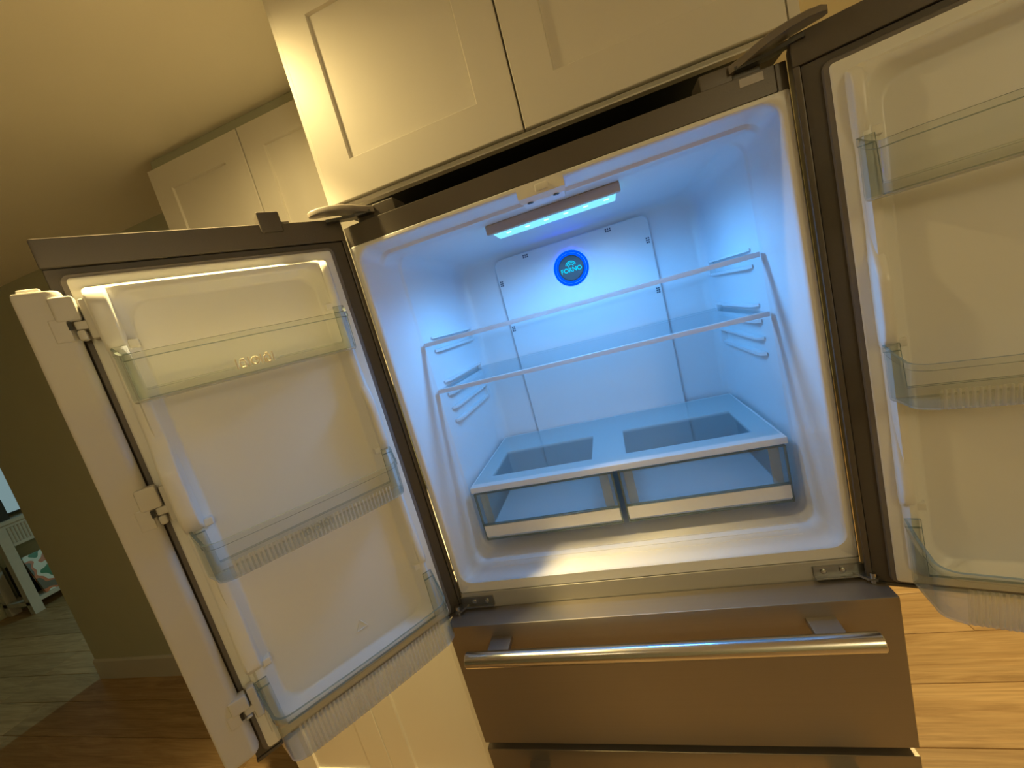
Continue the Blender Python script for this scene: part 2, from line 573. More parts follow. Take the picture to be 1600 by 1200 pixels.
# liner with rolled front flange
b = MB()
prof = [(0.012, -0.4265, 0.4265, 0.040, 0.8975, 0.004), (-0.001, -0.4265, 0.4265, 0.040, 0.8975, 0.004), (-0.003, -0.4245, 0.4245, 0.042, 0.8955, 0.006),
        (-0.003, -0.4160, 0.4130, 0.0655, 0.8905, 0.030), (-0.001, -0.4135, 0.4105, 0.0640, 0.8885, 0.030), (0.004, -0.4120, 0.4090, 0.0620, 0.8875, 0.030), (0.010, -0.4114, 0.4087, 0.0600, 0.8870, 0.030), (0.016, -0.4110, 0.4085, 0.0594, 0.8870, 0.030), (0.068, -0.4083, 0.4063, 0.0568, 0.8870, 0.030),
        (0.074, -0.4080, 0.4060, 0.0565, 0.8870, 0.030), (0.080, -0.4077, 0.4057, 0.0562, 0.8805, 0.030), (0.092, -0.4070, 0.4050, 0.0560, 0.8795, 0.030),
        (0.100, -0.4066, 0.4046, 0.0560, 0.8830, 0.030), (0.144, -0.4040, 0.4030, 0.0560, 0.8840, 0.034), (0.150, -0.4035, 0.4025, 0.0560, 0.8840, 0.036),
        (0.154, -0.4005, 0.4000, 0.0560, 0.8840, 0.036), (0.160, -0.4003, 0.3998, 0.0560, 0.8840, 0.036), (0.49, -0.3951, 0.3951, 0.0560, 0.8840, 0.045), (0.50, -0.3950, 0.3950, 0.0560, 0.8840, 0.045), (0.535, -0.3910, 0.3910, 0.0600, 0.8820, 0.045),
        (0.553, -0.3800, 0.3800, 0.0700, 0.8760, 0.045), (0.560, -0.3650, 0.3650, 0.0850, 0.8660, 0.045)]
b.loft([XZ(rrect(x0, x1, z0, z1, r, 8, True), y) for (y, x0, x1, z0, z1, r) in prof], False, True)
b.out('liner', M_LINER, FR, smooth=40, wn=False, label='white moulded inner liner of the fridge compartment')
b = MB()
for k in range(5):
    y = 0.022 + k * 0.021
    b.box(-0.36, 0.36, y, y + 0.0018, 0.0560, 0.0578, 0.0006, 1)
b.out('floor_ribs', M_LINER, FR)
b = MB()
b.box(-0.4265, 0.4265, -0.0045, 0.02, -0.012, 0.0395, 0.002)
b.out('cross_rail', M_RAIL, FR, label='grey rail between fridge compartment and drawer')

# latch striker at the top of the opening
b = MB()
b.loft([[(x, y, z) for x, y, z in L] for L in (
    [(-0.046, -0.0045, 0.8965), (0.046, -0.0045, 0.8965), (0.046, -0.0045, 0.872), (-0.046, -0.0045, 0.872)],
    [(-0.044, 0.010, 0.8965), (0.044, 0.010, 0.8965), (0.044, 0.012, 0.866), (-0.044, 0.012, 0.866)])], True, True)
b.box(-0.043, 0.043, 0.012, 0.055, 0.866, 0.884, 0.004)
sk = b.out('latch_striker', M_WHITE, FR, label='white latch striker block above the opening')
b = MB()
b.box(-0.010, 0.016, -0.008, 0.004, 0.876, 0.890, 0.003)
b.out('latch_nub', M_WHITE, sk)
for x in (-0.026, 0.026):
    b = MB()
    b.loft([[(x + 0.006 * math.cos(a * math.pi / 6), 0.014 + 0.003 * math.sin(a * math.pi / 6) * 1.5, zz) for a in range(12)] for zz in (0.8645, 0.8665)], True, True)
    b.out('screw_hole', M_SLOT, sk)

# interior light
b = MB()
b.box(-0.160, 0.155, 0.150, 0.164, 0.862, 0.884, 0.003)
lamp = b.out('interior_lamp', M_PINK, FR, label='beige lamp fascia under the fridge ceiling')
b = MB()
b.loft([[(-0.150, 0.164, 0.8655), (0.146, 0.164, 0.8655), (0.146, 0.250, 0.8650), (-0.150, 0.250, 0.8650)],
        [(-0.150, 0.164, 0.882), (0.146, 0.164, 0.882), (0.146, 0.250, 0.882), (-0.150, 0.250, 0.882)]], True, True)
b.out('lamp_lens', M_LED, lamp, smooth=0, label='glowing cyan lamp lens')
for k in range(6):
    b = MB()
    x = -0.122 + k * 0.048
    b.box(x, x + 0.012, 0.200, 0.209, 0.8642, 0.8672, 0.0008, 1)
    led = b.out('led', M_LEDDOT, lamp)
    ld = bpy.data.lights.new('led_beam', 'SPOT')
    ld.energy = 1.9
    ld.color = (0.105, 0.43, 1.0)
    ld.spot_size = math.radians(175)
    ld.spot_blend = 0.6
    ld.shadow_soft_size = 0.022
    lo = bpy.data.objects.new('led_beam', ld)
    COL.objects.link(lo)
    lo.parent = led
    lo.location = (0, 0, -0.024)
    lo.rotation_euler = (math.radians(4), 0, 0)

# back panel, vents, badge
b = MB()
b.loft([XZ(rrect(-0.256, 0.249, 0.12, 0.859, 0.022), 0.560), XZ(rrect(-0.256, 0.249, 0.12, 0.859, 0.022), 0.550), XZ(rrect(-0.253, 0.246, 0.123, 0.856, 0.020), 0.547)], False, True)
bp = b.out('back_panel', M_LINER, FR, label='white air duct panel on the rear wall of the fridge')
for (x, z, hor) in ((-0.144, 0.846, 1), (0.128, 0.846, 1), (0.237, 0.781, 0), (-0.245, 0.781, 0), (0.237, 0.625, 0), (-0.245, 0.625, 0)):
    b = MB()
    for k in range(3):
        o = (k - 1) * 0.0065
        for j in range(2):
            q = (j - 0.5) * 0.006
            if hor:
                b.box(x + o - 0.0022, x + o + 0.0022, 0.5462, 0.549, z + q - 0.0022, z + q + 0.0022)
            else:
                b.box(x + q - 0.0022, x + q + 0.0022, 0.5462, 0.549, z + o - 0.0022, z + o + 0.0022)
    b.out('vent_slots', M_SLOT, bp, smooth=0)
BX, BZ = -0.008, 0.766
def disc(b, r0, r1, y0, y1, n=40):
    b.loft([[(BX + r * math.cos(a * 2 * math.pi / n), y, BZ + r * math.sin(a * 2 * math.pi / n)) for a in range(n)] for r, y in ((r0, y0), (r0, y1), (r1, y1 - 0.002))], False, True)
b = MB()
disc(b, 0.040, 0.037, 0.547, 0.538)
b.out('badge', M_BADGE, bp, label='round grey badge')
for (ra, rb, yy) in ((0.0405, 0.0480, 0.541), (0.0492, 0.0565, 0.5435)):
    b = MB()
    n = 48
    ring = []
    for r, y in ((ra, 0.547), (ra, yy), (rb, yy), (rb, 0.547)):
        ring.append([(BX + r * math.cos(a * 2 * math.pi / n), y, BZ + r * math.sin(a * 2 * math.pi / n)) for a in range(n)])
    b.loft(ring, mis=[0, 0, 1])
    b.out('light_ring', [M_RING, M_RINGSIDE], bp, label='glowing blue light ring around the badge')

def text_mesh(txt, size, extrude):
    cu = bpy.data.curves.new('text', 'FONT')
    cu.body = txt
    cu.size = size
    cu.align_x = 'CENTER'
    cu.extrude = extrude
    cu.offset = 0.0004
    to = bpy.data.objects.new('text', cu)
    COL.objects.link(to)
    bpy.context.view_layer.update()
    dg = bpy.context.evaluated_depsgraph_get()
    me = bpy.data.meshes.new_from_object(to.evaluated_get(dg))
    vs = [v.co.copy() for v in me.vertices]
    fs = [list(p.vertices) for p in me.polygons]
    bpy.data.objects.remove(to)
    bpy.data.curves.remove(cu)
    bpy.data.meshes.remove(me)
    return vs, fs
vs_, fs_ = text_mesh('FORNO', 0.0195, 0.0006)
b = MB()
b.add([(BX + v.x, 0.5355 - v.z, BZ - 0.012 + v.y) for v in vs_], fs_)
for rad in (0.0075, 0.0130, 0.0175):
    a0 = 20 if rad > 0.01 else 0
    b.tube([(BX + 0.001 + rad * math.cos(math.radians(a)), 0.5352, BZ + 0.004 + rad * math.sin(math.radians(a))) for a in range(a0, 181 - a0, 10)], 0.0013, 6)
b.out('badge_lettering', M_LOGO, bp, smooth=0, label='glowing cyan FORNO lettering under an arch')

# shelf rails
for zr in (0.628, 0.503, 0.425):
    for s in (-1, 1):
        b = MB()
        for dz, hh in ((0.036, 0.006), (-0.002, 0.008)):
            y0, y1 = 0.205, 0.50
            b.loft([[(s * 0.397, y0, zr + dz), (s * 0.397, y0, zr + dz + hh), (s * 0.396, y0, zr + dz + hh), (s * 0.396, y0, zr + dz)],
                    [(s * 0.397, y0 + 0.02, zr + dz), (s * 0.397, y0 + 0.02, zr + dz + hh), (s * 0.384, y0 + 0.02, zr + dz + hh - 0.001), (s * 0.384, y0 + 0.02, zr + dz)],
                    [(s * 0.397, y1, zr + dz), (s * 0.397, y1, zr + dz + hh), (s * 0.382, y1, zr + dz + hh - 0.001), (s * 0.382, y1, zr + dz)]], True, True)
        b.box(s * 0.380, s * 0.397, 0.50, 0.514, zr - 0.002, zr + 0.042, 0.003)
        b.out('shelf_rail', M_LINER, FR)

# glass shelves
for zs in (0.651, 0.5247):
    b = MB()
    b.box(-0.392, 0.392, 0.155, 0.505, zs + 0.001, zs + 0.0055, 0.001, 1)
    sh = b.out('glass_shelf', M_GLASS, FR, smooth=0, label='upper clear glass shelf' if zs > 0.6 else 'lower clear glass shelf')
    b = MB()
    b.box(-0.394, 0.394, 0.1405, 0.157, zs - 0.0045, zs + 0.0062, 0.0015)
    b.out('front_trim', M_TRIMT, sh, label='white trim strip along the shelf front')
    b = MB()
    b.box(-0.390, 0.390, 0.502, 0.512, zs - 0.002, zs + 0.007, 0.001, 1)
    b.out('rear_trim', M_GLASS, sh)

# crisper cover: white frame with two glass windows
b = MB()
ZC = 0.2515
xs = [-0.384, -0.335, -0.053, 0.036, 0.332, 0.384]
b.box(-0.384, 0.384, 0.130, 0.194, ZC - 0.016, ZC, 0.002)
b.box(-0.384, 0.384, 0.376, 0.545, ZC - 0.010, ZC, 0.002)
b.box(-0.384, -0.335, 0.192, 0.378, ZC - 0.010, ZC, 0.001)
b.box(-0.053, 0.036, 0.192, 0.378, ZC - 0.010, ZC, 0.001)
b.box(0.332, 0.384, 0.192, 0.378, ZC - 0.010, ZC, 0.001)
cc = b.out('crisper_cover', M_COVER, FR, label='white framed cover over the crisper drawers')
for xa, xb in ((-0.336, -0.052), (0.035, 0.333)):
    b = MB()
    b.box(xa, xb, 0.192, 0.378, ZC - 0.007, ZC - 0.0035, 0)
    b.out('cover_window', M_CGLASS, cc, smooth=0, label='grey glass window in the crisper cover')
b = MB()
b.box(-0.376, 0.376, 0.150, 0.530, ZC + 0.0004, ZC + 0.0028, 0)
b.out('cover_glass', M_GLASS, cc, smooth=0)

def crisper(xa, xb, label):
    b = MB()
    t = 0.0035
    ya, yb, za, zb = 0.135, 0.50, 0.096, 0.232
    b.box(xa, xb, ya, ya + t, za, zb, 0.001, 1)
    b.box(xa, xa + t, ya + t, yb, za, zb, 0.001, 1)
    b.box(xb - t, xb, ya + t, yb, za, zb, 0.001, 1)
    b.box(xa, xb, yb, yb + t, za, zb, 0.001, 1, mi=1)
    b.box(xa, xb, ya, yb, za, za + t, 0.001, 1, mi=1)
    d = b.out('crisper_drawer', [M_CLEAR, M_FROST], FR, smooth=0, label=label)
    b = MB()
    b.box(xa + 0.003, xb - 0.003, 0.1310, 0.1348, 0.104, 0.136, 0.0006, 1)
    b.out('drawer_band', M_WHITE, d, label='white band along the drawer front')
    b = MB()
    for (x0, x1, z0, z1) in ((xa - 0.001, xa + 0.004, za, zb), (xb - 0.004, xb + 0.001, za, zb), (xa, xb, 0.137, 0.142), (xa, xb, zb - 0.003, zb + 0.001), (xa, xb, za - 0.003, za + 0.002)):
        b.box(x0, x1, 0.1315, 0.137, z0, z1, 0.001, 1)
    b.out('drawer_rim', M_EDGE, d)
    for q in (xa + 0.012, xb - 0.034):
        b = MB()
        b.box(q, q + 0.022, 0.139, 0.142, 0.140, zb - 0.004, 0.001, 1)
        b.out('frosted_edge', M_RIB, d)
crisper(-0.378, -0.006, 'left clear crisper drawer')
crisper(0.008, 0.378, 'right clear crisper drawer')

# freezer drawers
def fdrawer(zt, zb, label):
    b = MB()
    b.box(-0.4525, 0.4525, -0.0656, -0.006, zb, zt, 0.0025)
    d = b.out('freezer_drawer', M_STEEL, FR, label=label)
    b = MB()
    zh = zt - 0.0403
    b.tube([(-0.394, -0.118, zh), (-0.3925, -0.118, zh), (0.3905, -0.118, zh), (0.392, -0.118, zh)], [0.0150, 0.0165, 0.0165, 0.0150], 28)
    b.out('handle_bar', M_BAR, d, label='round stainless handle bar')
    for xa in (-0.347, 0.297):
        b = MB()
        b.box(xa, xa + 0.050, -0.114, -0.0650, zh - 0.004, zh + 0.009, 0.0015)
        b.out('handle_bracket', M_STEEL, d)
fdrawer(0.0, -0.3346, 'upper stainless freezer drawer')
fdrawer(-0.3535, -0.690, 'lower stainless freezer drawer')

b = MB()
b.box(-0.452, 0.452, -0.0055, -0.0005, -0.685, -0.014)
b.out('drawer_gasket', M_GASKET, FR, smooth=0)

# lower hinge brackets
for s in (-1, 1):
    b = MB()
    b.box(s * 0.343, s * 0.430, -0.0085, -0.003, 0.006, 0.030, 0.001)
    b.box(s * 0.343, s * 0.430, -0.0165, -0.007, 0.006, 0.010, 0.001)
    b.prism([(s * 0.405, -0.003), (s * 0.425, -0.030), (s * 0.438, -0.034), (s * 0.446, -0.020), (s * 0.432, -0.003)], 2, 0.008, 0.013)
    hb = b.out('hinge_bracket', M_ZINC, FR, label='small zinc hinge bracket beside the drawer top')
    for x in (0.36, 0.393):
        b = MB()
        b.loft([[(s * x + r * math.cos(a * math.pi / 6), y, 0.020 + r * math.sin(a * math.pi / 6)) for a in range(12)] for r, y in ((0.0055, -0.0080), (0.0055, -0.0105), (0.003, -0.0120))], False, True)
        b.out('screw', M_SCREW, hb)
    b = MB()
    b.tube([(s * 0.434, -0.026, 0.001), (s * 0.434, -0.026, 0.022)], 0.005, 12)
    b.out('hinge_pin', M_SCREW, hb)

# upper hinges: block on the cabinet top, arched cover over the door corner
for s in (-1, 1):
    b = MB()
    b.box(s * 0.300, s * 0.352, 0.005, 0.060, 0.940, 0.9665, 0.003)
    b.box(s * 0.352, s * 0.395, 0.010, 0.060, 0.940, 0.955, 0.002)
    hg = b.out('hinge_block', M_SKIN, FR)
    b = MB()
    # arched plate: section swept from the block to the pin
    path = [(0.350, 0.010, 0.9560, 0.012, 0.013), (0.368, 0.003, 0.9600, 0.014, 0.013), (0.386, -0.006, 0.9655, 0.016, 0.013), (0.406, -0.016, 0.9700, 0.017, 0.013),
            (0.428, -0.027, 0.9725, 0.017, 0.012), (0.448, -0.037, 0.9725, 0.016, 0.011), (0.462, -0.044, 0.9710, 0.012, 0.010), (0.468, -0.047, 0.9695, 0.006, 0.008)]
    loops = []
    dx, dy = 0.124, -0.060
    ln = math.hypot(dx, dy)
    px, py = -dy / ln, dx / ln
    for (x, y, z, hw, th) in path:
        loops.append([(s * (x + px * q), y + py * q, z + zz) for q, zz in ((-hw, -th * 0.5), (-hw, th * 0.25), (-hw * 0.8, th * 0.5), (hw * 0.8, th * 0.5), (hw, th * 0.25), (hw, -th * 0.5))])
    b.loft(loops, True, True)
    b.out('hinge_cover', M_HCOVER, hg, smooth=50, label='arched hinge cover above the door corner')
    b = MB()
    b.prism([(s * 0.352, 0.010), (s * 0.352, -0.006), (s * 0.395, -0.012), (s * 0.440, -0.036), (s * 0.447, -0.026), (s * 0.405, 0.006)], 2, 0.9505, 0.956)
    b.out('hinge_plate', M_DARK, hg)
    b = MB()
    b.loft([[(s * 0.376 + 0.007 * math.cos(a * math.pi / 5), 0.012 + 0.007 * math.sin(a * math.pi / 5), z) for a in range(10)] for z in (0.954, 0.961)], True, True)
    b.out('bolt', M_SCREW, hg)
b = MB()
b.box(0.357, 0.393, -0.0012, 0.0, 0.9235, 0.9365)
b.out('rating_sticker', principled('sticker_grey', (0.5, 0.47, 0.46), 0.5, noise=0.2, nscale=80), FR, smooth=0, label='small grey printed sticker')

# ------------------------------------------------------------------ doors
def door_frame(hx, hy, a, side):
    if side == 'L':
        u = (-math.cos(a), -math.sin(a)); n = (math.sin(a), -math.cos(a))
    else:
        u = (math.cos(a), -math.sin(a)); n = (-math.sin(a), -math.cos(a))
    return lambda p: (hx + u[0] * p[0] + n[0] * p[1], hy + u[1] * p[0] + n[1] * p[1], p[2])

def SN(pts, n):
    return [(a, n, b) for a, b in pts]

def bin_tray(T, door, z0, zt, n1, ribbed, rise, label, full=False):
    """open clear tray; plan in (s, n), front at n1, back at n = .024"""
    n0 = 0.024
    sa0, sa1 = 0.060, 0.424      # back corners
    sf0, sf1 = 0.088, 0.406      # front corners
    R = 0.030
    plan = []                    # (s, n, kind)
    for k in range(6):
        t = k / 5
        plan.append((sa0 + 0.012 * t, n0 + (n1 - R - n0) * t, 's'))
    cx = sa0 + 0.012 + R
    for k in range(1, 7):
        a = math.radians(90 * k / 7)
        plan.append((cx - R * math.cos(a), n1 - R + R * math.sin(a), 's'))
    NF = 160 if ribbed else 24
    cx2 = sa1 - 0.012 - R
    for k in range(NF + 1):
        plan.append((cx + (cx2 - cx) * k / NF, n1 + 0.004 * math.sin(math.pi * k / NF), 'f'))
    for k in range(1, 7):
        a = math.radians(90 - 90 * k / 7)
        plan.append((cx2 + R * math.cos(a), n1 - R + R * math.sin(a), 's'))
    for k in range(6):
        t = 1 - k / 5
        plan.append((sa1 - 0.012 * t, n0 + (n1 - R - n0) * t, 's'))
    plan.append((sa1 - 0.012, n0, 's'))
    plan.append((sa1 - 0.020, n0, 's'))
    nb = 6
    for k in range(nb + 1):
        plan.append((sa1 - 0.0225 + (sa0 - sa1 + 0.045) * k / nb, n0, 'b'))
    plan.append((sa0 + 0.020, n0, 's'))
    plan.append((sa0 + 0.012, n0, 's'))
    N = len(plan)
    th = 0.0028
    cs, cn = (sa0 + sa1) / 2, (n0 + n1) / 2
    def off(i, d):
        p0, p1 = plan[i - 1], plan[(i + 1) % N]
        tx, ty = p1[0] - p0[0], p1[1] - p0[1]
        l = math.hypot(tx, ty) or 1
        nx, ny = -ty / l, tx / l          # left of travel = outward for this winding
        s, n, k = plan[i]
        if (s + nx * 0.001 - cs) ** 2 + (n + ny * 0.001 - cn) ** 2 < (s - cs) ** 2 + (n - cn) ** 2:
            nx, ny = -nx, -ny
        return s + nx * d, n + ny * d
    def top(i):
        s, n, k = plan[i]
        if k == 'b':
            return z0 + 0.022
        t = max(0, 1 - (n - n0) / (n1 - n0))
        return zt + rise * t * t
    def ring(zf, d, rib=0.0, taper=0.0):
        L = []
        for i in range(N):
            k = plan[i][2]
            dd = d
            if rib and k == 'f':
                dd += rib * (0.5 + 0.5 * math.cos(i * math.pi / 2))
            s, n = off(i, dd)
            zz = z0 + (top(i) - z0) * zf
            n -= taper * (1 - zf) * max(0, (n - n0) / (n1 - n0))
            L.append((s, n, zz))
        return L
    tp = 0.012
    rb = 0.0026 if ribbed else 0
    loops = [ring(0.0, -0.006, 0, tp), ring(0.03, -0.001, rb, tp), ring(0.10, 0, rb, tp), ring(0.72 if full else 0.46, 0, rb, tp), ring(0.78 if full else 0.5, 0, 0, tp), ring(0.86, 0, 0, tp),
             ring(0.88, 0.0018, 0, tp), ring(1.0, 0.0018, 0, tp), ring(1.0, -th, 0, tp), ring(0.5, -th, 0, tp), ring(0.06, -th, 0, tp)]
    mid = 2 if ribbed else 0
    b = MB(T)
    b.loft(loops, True, True, mis=[3, mid, mid, 0, 0, 1, 0, 1, 0, 0])
    # floor faces are the caps: outer one has the painted glint, inner one clear
    b.m[-1] = 0
    b.m[-2] = 3
    if ribbed:
        for i in (1, 2):
            for j in range(N):
                if plan[j][2] == 'f':
                    b.m[i * N + j] = 3 if j % 4 in (2, 3) else 2
                else:
                    b.m[i * N + j] = 0
    return b.out('door_bin', [M_CLEAR, M_EDGE, M_RIB, M_GLINT], door, smooth=40, wn=False, label=label)

def poly_tube(b, pts, r, closed=True):
    q = pts + [pts[0]] if closed else pts
    for a, c in zip(q[:-1], q[1:]):
        b.tube([a, c], r, 5)

def make_door(side, hx, hy, ang, label):
    T = door_frame(hx, hy, ang, side)
    W, ZT, ZB = 0.466, 0.962, -0.006
    b = MB(T)
    b.box(0.0, W, -0.062, -0.012, ZB, ZT, 0.004)
    b.box(0.0, W, -0.013, 0.0, 0.9165, ZT, 0.003)
    b.box(0.0, 0.0095, -0.013, 0.0, ZB, 0.917, 0.002)
    b.box(0.0, W, -0.013, -0.002, ZB, 0.001, 0.002)
    d = b.out('door', M_SKIN, FR, label=label)
    b = MB(T)
    b.box(0.0100, W - 0.002, -0.0125, -0.004, 0.0015, 0.9155, 0.0015)
    b.out('inner_frame', M_FRAME, d)
    b = MB(T)
    g = [rrect(0.034 - q, 0.451 + q, 0.006 - q, 0.905 + q, 0.012) for q in (0, -0.002, -0.012, -0.012)]
    b.loft([SN(g[0], -0.005), SN(g[0], 0.000), SN(g[1], 0.003), SN(g[2], 0.003), SN(g[3], -0.005)])
    b.out('gasket', M_GASKET, d)
    # moulded liner: outer flange, raised dike, recessed centre
    b = MB(T)
    S0, S1, A0, A1 = 0.0425, 0.4425, 0.011, 0.8975
    L = []
    for ins, n, r in ((0, -0.004, 0.006), (0, 0.004, 0.006), (0.003, 0.006, 0.008), (0.018, 0.0065, 0.016), (0.022, 0.016, 0.022), (0.026, 0.021, 0.026),
                      (0.034, 0.021, 0.028), (0.040, 0.017, 0.030), (0.050, 0.002, 0.034), (0.056, -0.001, 0.036)):
        top_extra = 0.0
        L.append(SN(rrect(S0 + ins, S1 - ins, A0 + ins, A1 - ins * 0.9, r, 8, True), n))
    b.loft(L, False, True)
    # ribs at both sides that carry the bins
    zn = [(0.880, 0.010), (0.872, 0.026), (0.862, 0.034), (0.845, 0.036), (0.800, 0.033), (0.780, 0.026), (0.770, 0.018), (0.640, 0.018), (0.610, 0.024), (0.575, 0.046), (0.560, 0.050),
          (0.490, 0.050), (0.470, 0.044), (0.458, 0.030), (0.452, 0.018), (0.330, 0.018), (0.290, 0.022), (0.240, 0.030), (0.200, 0.034), (0.182, 0.034), (0.172, 0.024), (0.165, 0.014), (0.040, 0.014), (0.028, 0.0)]
    for sa, sb in ((0.3985, 0.4290), (0.0565, 0.0790)):
        sc = 1.0 if sa > 0.2 else 0.75
        ch = 0.004
        loops = []
        for z, n in zn:
            n = n * sc
            loops.append([(sa, -0.001, z), (sa + 0.004, n - ch, z), (sa + 0.004 + ch, n, z), (sb - ch, n, z), (sb, n - ch, z), (sb, -0.001, z)])
        b.loft(loops, True, True)
        for zz in (0.777, 0.455, 0.167):       # little pegs above the bins
            sx = sa - 0.010 if sa > 0.2 else sb - 0.002
            b.box(sx, sx + 0.014, 0.0, 0.020, zz - 0.002, zz + 0.012, 0.002)
    ln = b.out('door_liner', M_DLINER, d, smooth=45, label='white moulded inner lining of the door')
    side_w = 'left' if side == 'L' else 'right'
    bin_tray(T, d, 0.685, 0.757, 0.100, False, 0.022, 'top clear bin of the %s door' % side_w)
    bin_tray(T, d, 0.366, 0.441, 0.100, True, 0.020, 'ribbed clear middle bin of the %s door' % side_w)
    bin_tray(T, d, 0.022, 0.122, 0.122, True, 0.030, 'deep ribbed clear bottom bin of the %s door' % side_w, True)
    return T, d

TL, DL = make_door('L', -0.431, 0.003, math.radians(51.0), 'left fridge door standing wide open, clear bins inside')
TR, DR = make_door('R', 0.4248, -0.0228, math.radians(18.2), 'right fridge door swung wide open, clear bins inside')

# bin markings and recycling triangle on the left door
b = MB(TL)
def strokes(s0, z0, n, k):
    def P(a, c):
        return (s0 - a * k, n, z0 + c * k)
    for a in (-2.0, -0.7, 0.6, 1.9):
        poly_tube(b, [P(a, -0.6), P(a, 0.6)], 0.0012, False)
    poly_tube(b, [P(-1.6, -0.5), P(-1.1, -0.5), P(-1.05, 0.1), P(-1.2, 0.3), P(-1.5, 0.3), P(-1.65, 0.1)], 0.0013)
    poly_tube(b, [P(-1.55, 0.38), P(-1.15, 0.38), P(-1.15, 0.46), P(-1.55, 0.46)], 0.0013)
    poly_tube(b, [P(-0.05 + 0.42 * math.cos(x), -0.02 + 0.46 * math.sin(x)) for x in [i * math.pi / 5 for i in range(10)]], 0.0013)
    poly_tube(b, [P(-0.05, 0.0), P(0.25, 0.22)], 0.0013, False)
    poly_tube(b, [P(0.95, -0.5), P(1.55, -0.5), P(1.55, 0.2), P(1.4, 0.38), P(1.4, 0.56), P(1.2, 0.56), P(1.2, 0.38), P(0.95, 0.2)], 0.0013)
    poly_tube(b, [P(0.98, -0.1), P(1.2, -0.1), P(1.2, -0.45)], 0.0012, False)
strokes(0.250, 0.706, 0.0990, 0.0140)
b.out('bin_marking', M_MARK, DL, label='small tan bottle and egg symbols printed on the bin')
b = MB(TL)
strokes(0.250, 0.392, 0.1000, 0.0125)
b.out('bin_marking', M_RIB, DL, label='faint moulded bottle and egg symbols on the bin')
b = MB(TL)
tri = [(0.229 + 0.014 * math.cos(math.radians(a)), -0.0005, 0.114 + 0.014 * math.sin(math.radians(a))) for a in (90, 210, 330)]
poly_tube(b, tri, 0.0008)
b.out('recycling_mark', M_DLINER, DL, label='embossed recycling triangle')

# closing block on the left door top
b = MB(TL)
b.box(0.116, 0.156, -0.035, 0.004, 0.944, 0.984, 0.003)
b.box(0.100, 0.120, -0.030, -0.004, 0.956, 0.966, 0.002)
b.out('closer_block', M_SKIN, DL)

# flip mullion along the free edge of the left door
b = MB(TL)
loops = []
sec = [(0.4525, 0.006), (0.4510, 0.012), (0.4520, 0.020), (0.4560, 0.026), (0.4640, 0.0295), (0.4980, 0.0300), (0.5015, 0.0285), (0.5025, 0.024), (0.5025, 0.004)]
for z, k in ((0.034, 0.0), (0.036, 0.6), (0.042, 1.0), (0.869, 1.0), (0.875, 0.6), (0.877, 0.0)):
    cs_, cn_ = 0.479, 0.015
    f = 0.90 + 0.10 * k
    loops.append([(cs_ + (s - cs_) * f, cn_ + (n - cn_) * f, z) for s, n in sec])
b.loft(loops, True, True)
b.box(0.471, 0.496, 0.008, 0.022, 0.876, 0.884, 0.003)
mu = b.out('flip_mullion', M_MULL, DL, smooth=40, label='white flip mullion bar along the door edge')
for zc in (0.832, 0.520, 0.124):
    b = MB(TL)
    h = 0.034 if zc > 0.3 else 0.024
    b.box(0.440, 0.468, 0.010, 0.0325, zc - 0.004, zc + h, 0.004)
    b.box(0.441, 0.452, 0.010, 0.030, zc - h, zc - 0.018, 0.004)
    b.box(0.456, 0.476, 0.020, 0.0308, zc - h, zc + 0.002, 0.002)
    b.out('mullion_hinge', M_MULL, DL)
    b = MB(TL)
    b.box(0.430, 0.4515, 0.0065, 0.027, zc - 0.018, zc - 0.004, 0.003)
    b.box(0.425, 0.4380, 0.0065, 0.028, zc - 0.034, zc + 0.028, 0.003)
    b.out('hinge_link', M_MULL, DL)
    b = MB(TL)
    b.box(0.4525, 0.4575, 0.0285, 0.0312, zc - 0.017, zc - 0.005, 0)
    b.out('hinge_slot', M_BLACK, DL, smooth=0)

# ------------------------------------------------------------------ kitchen cabinets
def shaker(b, x0, x1, z0, z1, y, st=0.085, th=0.020, rec=0.007):
    """five-piece door front facing -y at plane y"""
    def R(q, yy):
        return [(x0 + q, yy, z0 + q), (x1 - q, yy, z0 + q), (x1 - q, yy, z1 - q), (x0 + q, yy, z1 - q)]
    b.loft([R(0, y + th), R(0, y + 0.0015), R(0.0015, y), R(st - 0.001, y), R(st, y + 0.001), R(st + 0.0015, y + rec), R(st + 0.002, y + rec)], True, True)

OC = thing('overhead_cabinet', 'cream shaker wall cabinet with two doors right above the open fridge', 'cabinet', (-0.01, 0.4, 1.00 + Z0))
b = MB()
YC = 0.083
b.box(-0.499, 0.498, YC + 0.0215, 0.686, 1.015, 1.497, 0.001)
b.box(-0.499, -0.489, YC + 0.004, YC + 0.022, 1.010, 1.497, 0.001)
b.box(0.480, 0.498, YC + 0.004, YC + 0.022, 1.010, 1.497, 0.001)
b.out('carcass', M_PAINT, OC)
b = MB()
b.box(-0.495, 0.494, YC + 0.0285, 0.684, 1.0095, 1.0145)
b.out('shaded_underside', M_BLACK, OC, smooth=0, label='underside coloured black for the shade of the gap')  # black colour stands for the shade between cabinet and fridge top
for xa, xb in ((-0.488, -0.0115), (-0.0075, 0.476)):
    b = MB()
    shaker(b, xa, xb, 1.0235, 1.486, YC, 0.081)
    b.out('door', M_PAINT, OC, label='cream shaker cabinet door')
b = MB()
b.prism([(YC + 0.021, 1.0215), (YC + 0.010, 1.0215), (YC + 0.006, 1.018), (YC + 0.010, 1.0135), (YC + 0.010, 1.0105), (YC + 0.028, 1.0095), (YC + 0.028, 1.014), (YC + 0.021, 1.014)], 0, -0.494, 0.494)
b.out('light_rail', M_PAINT, OC, label='cream moulding below the cabinet doors')

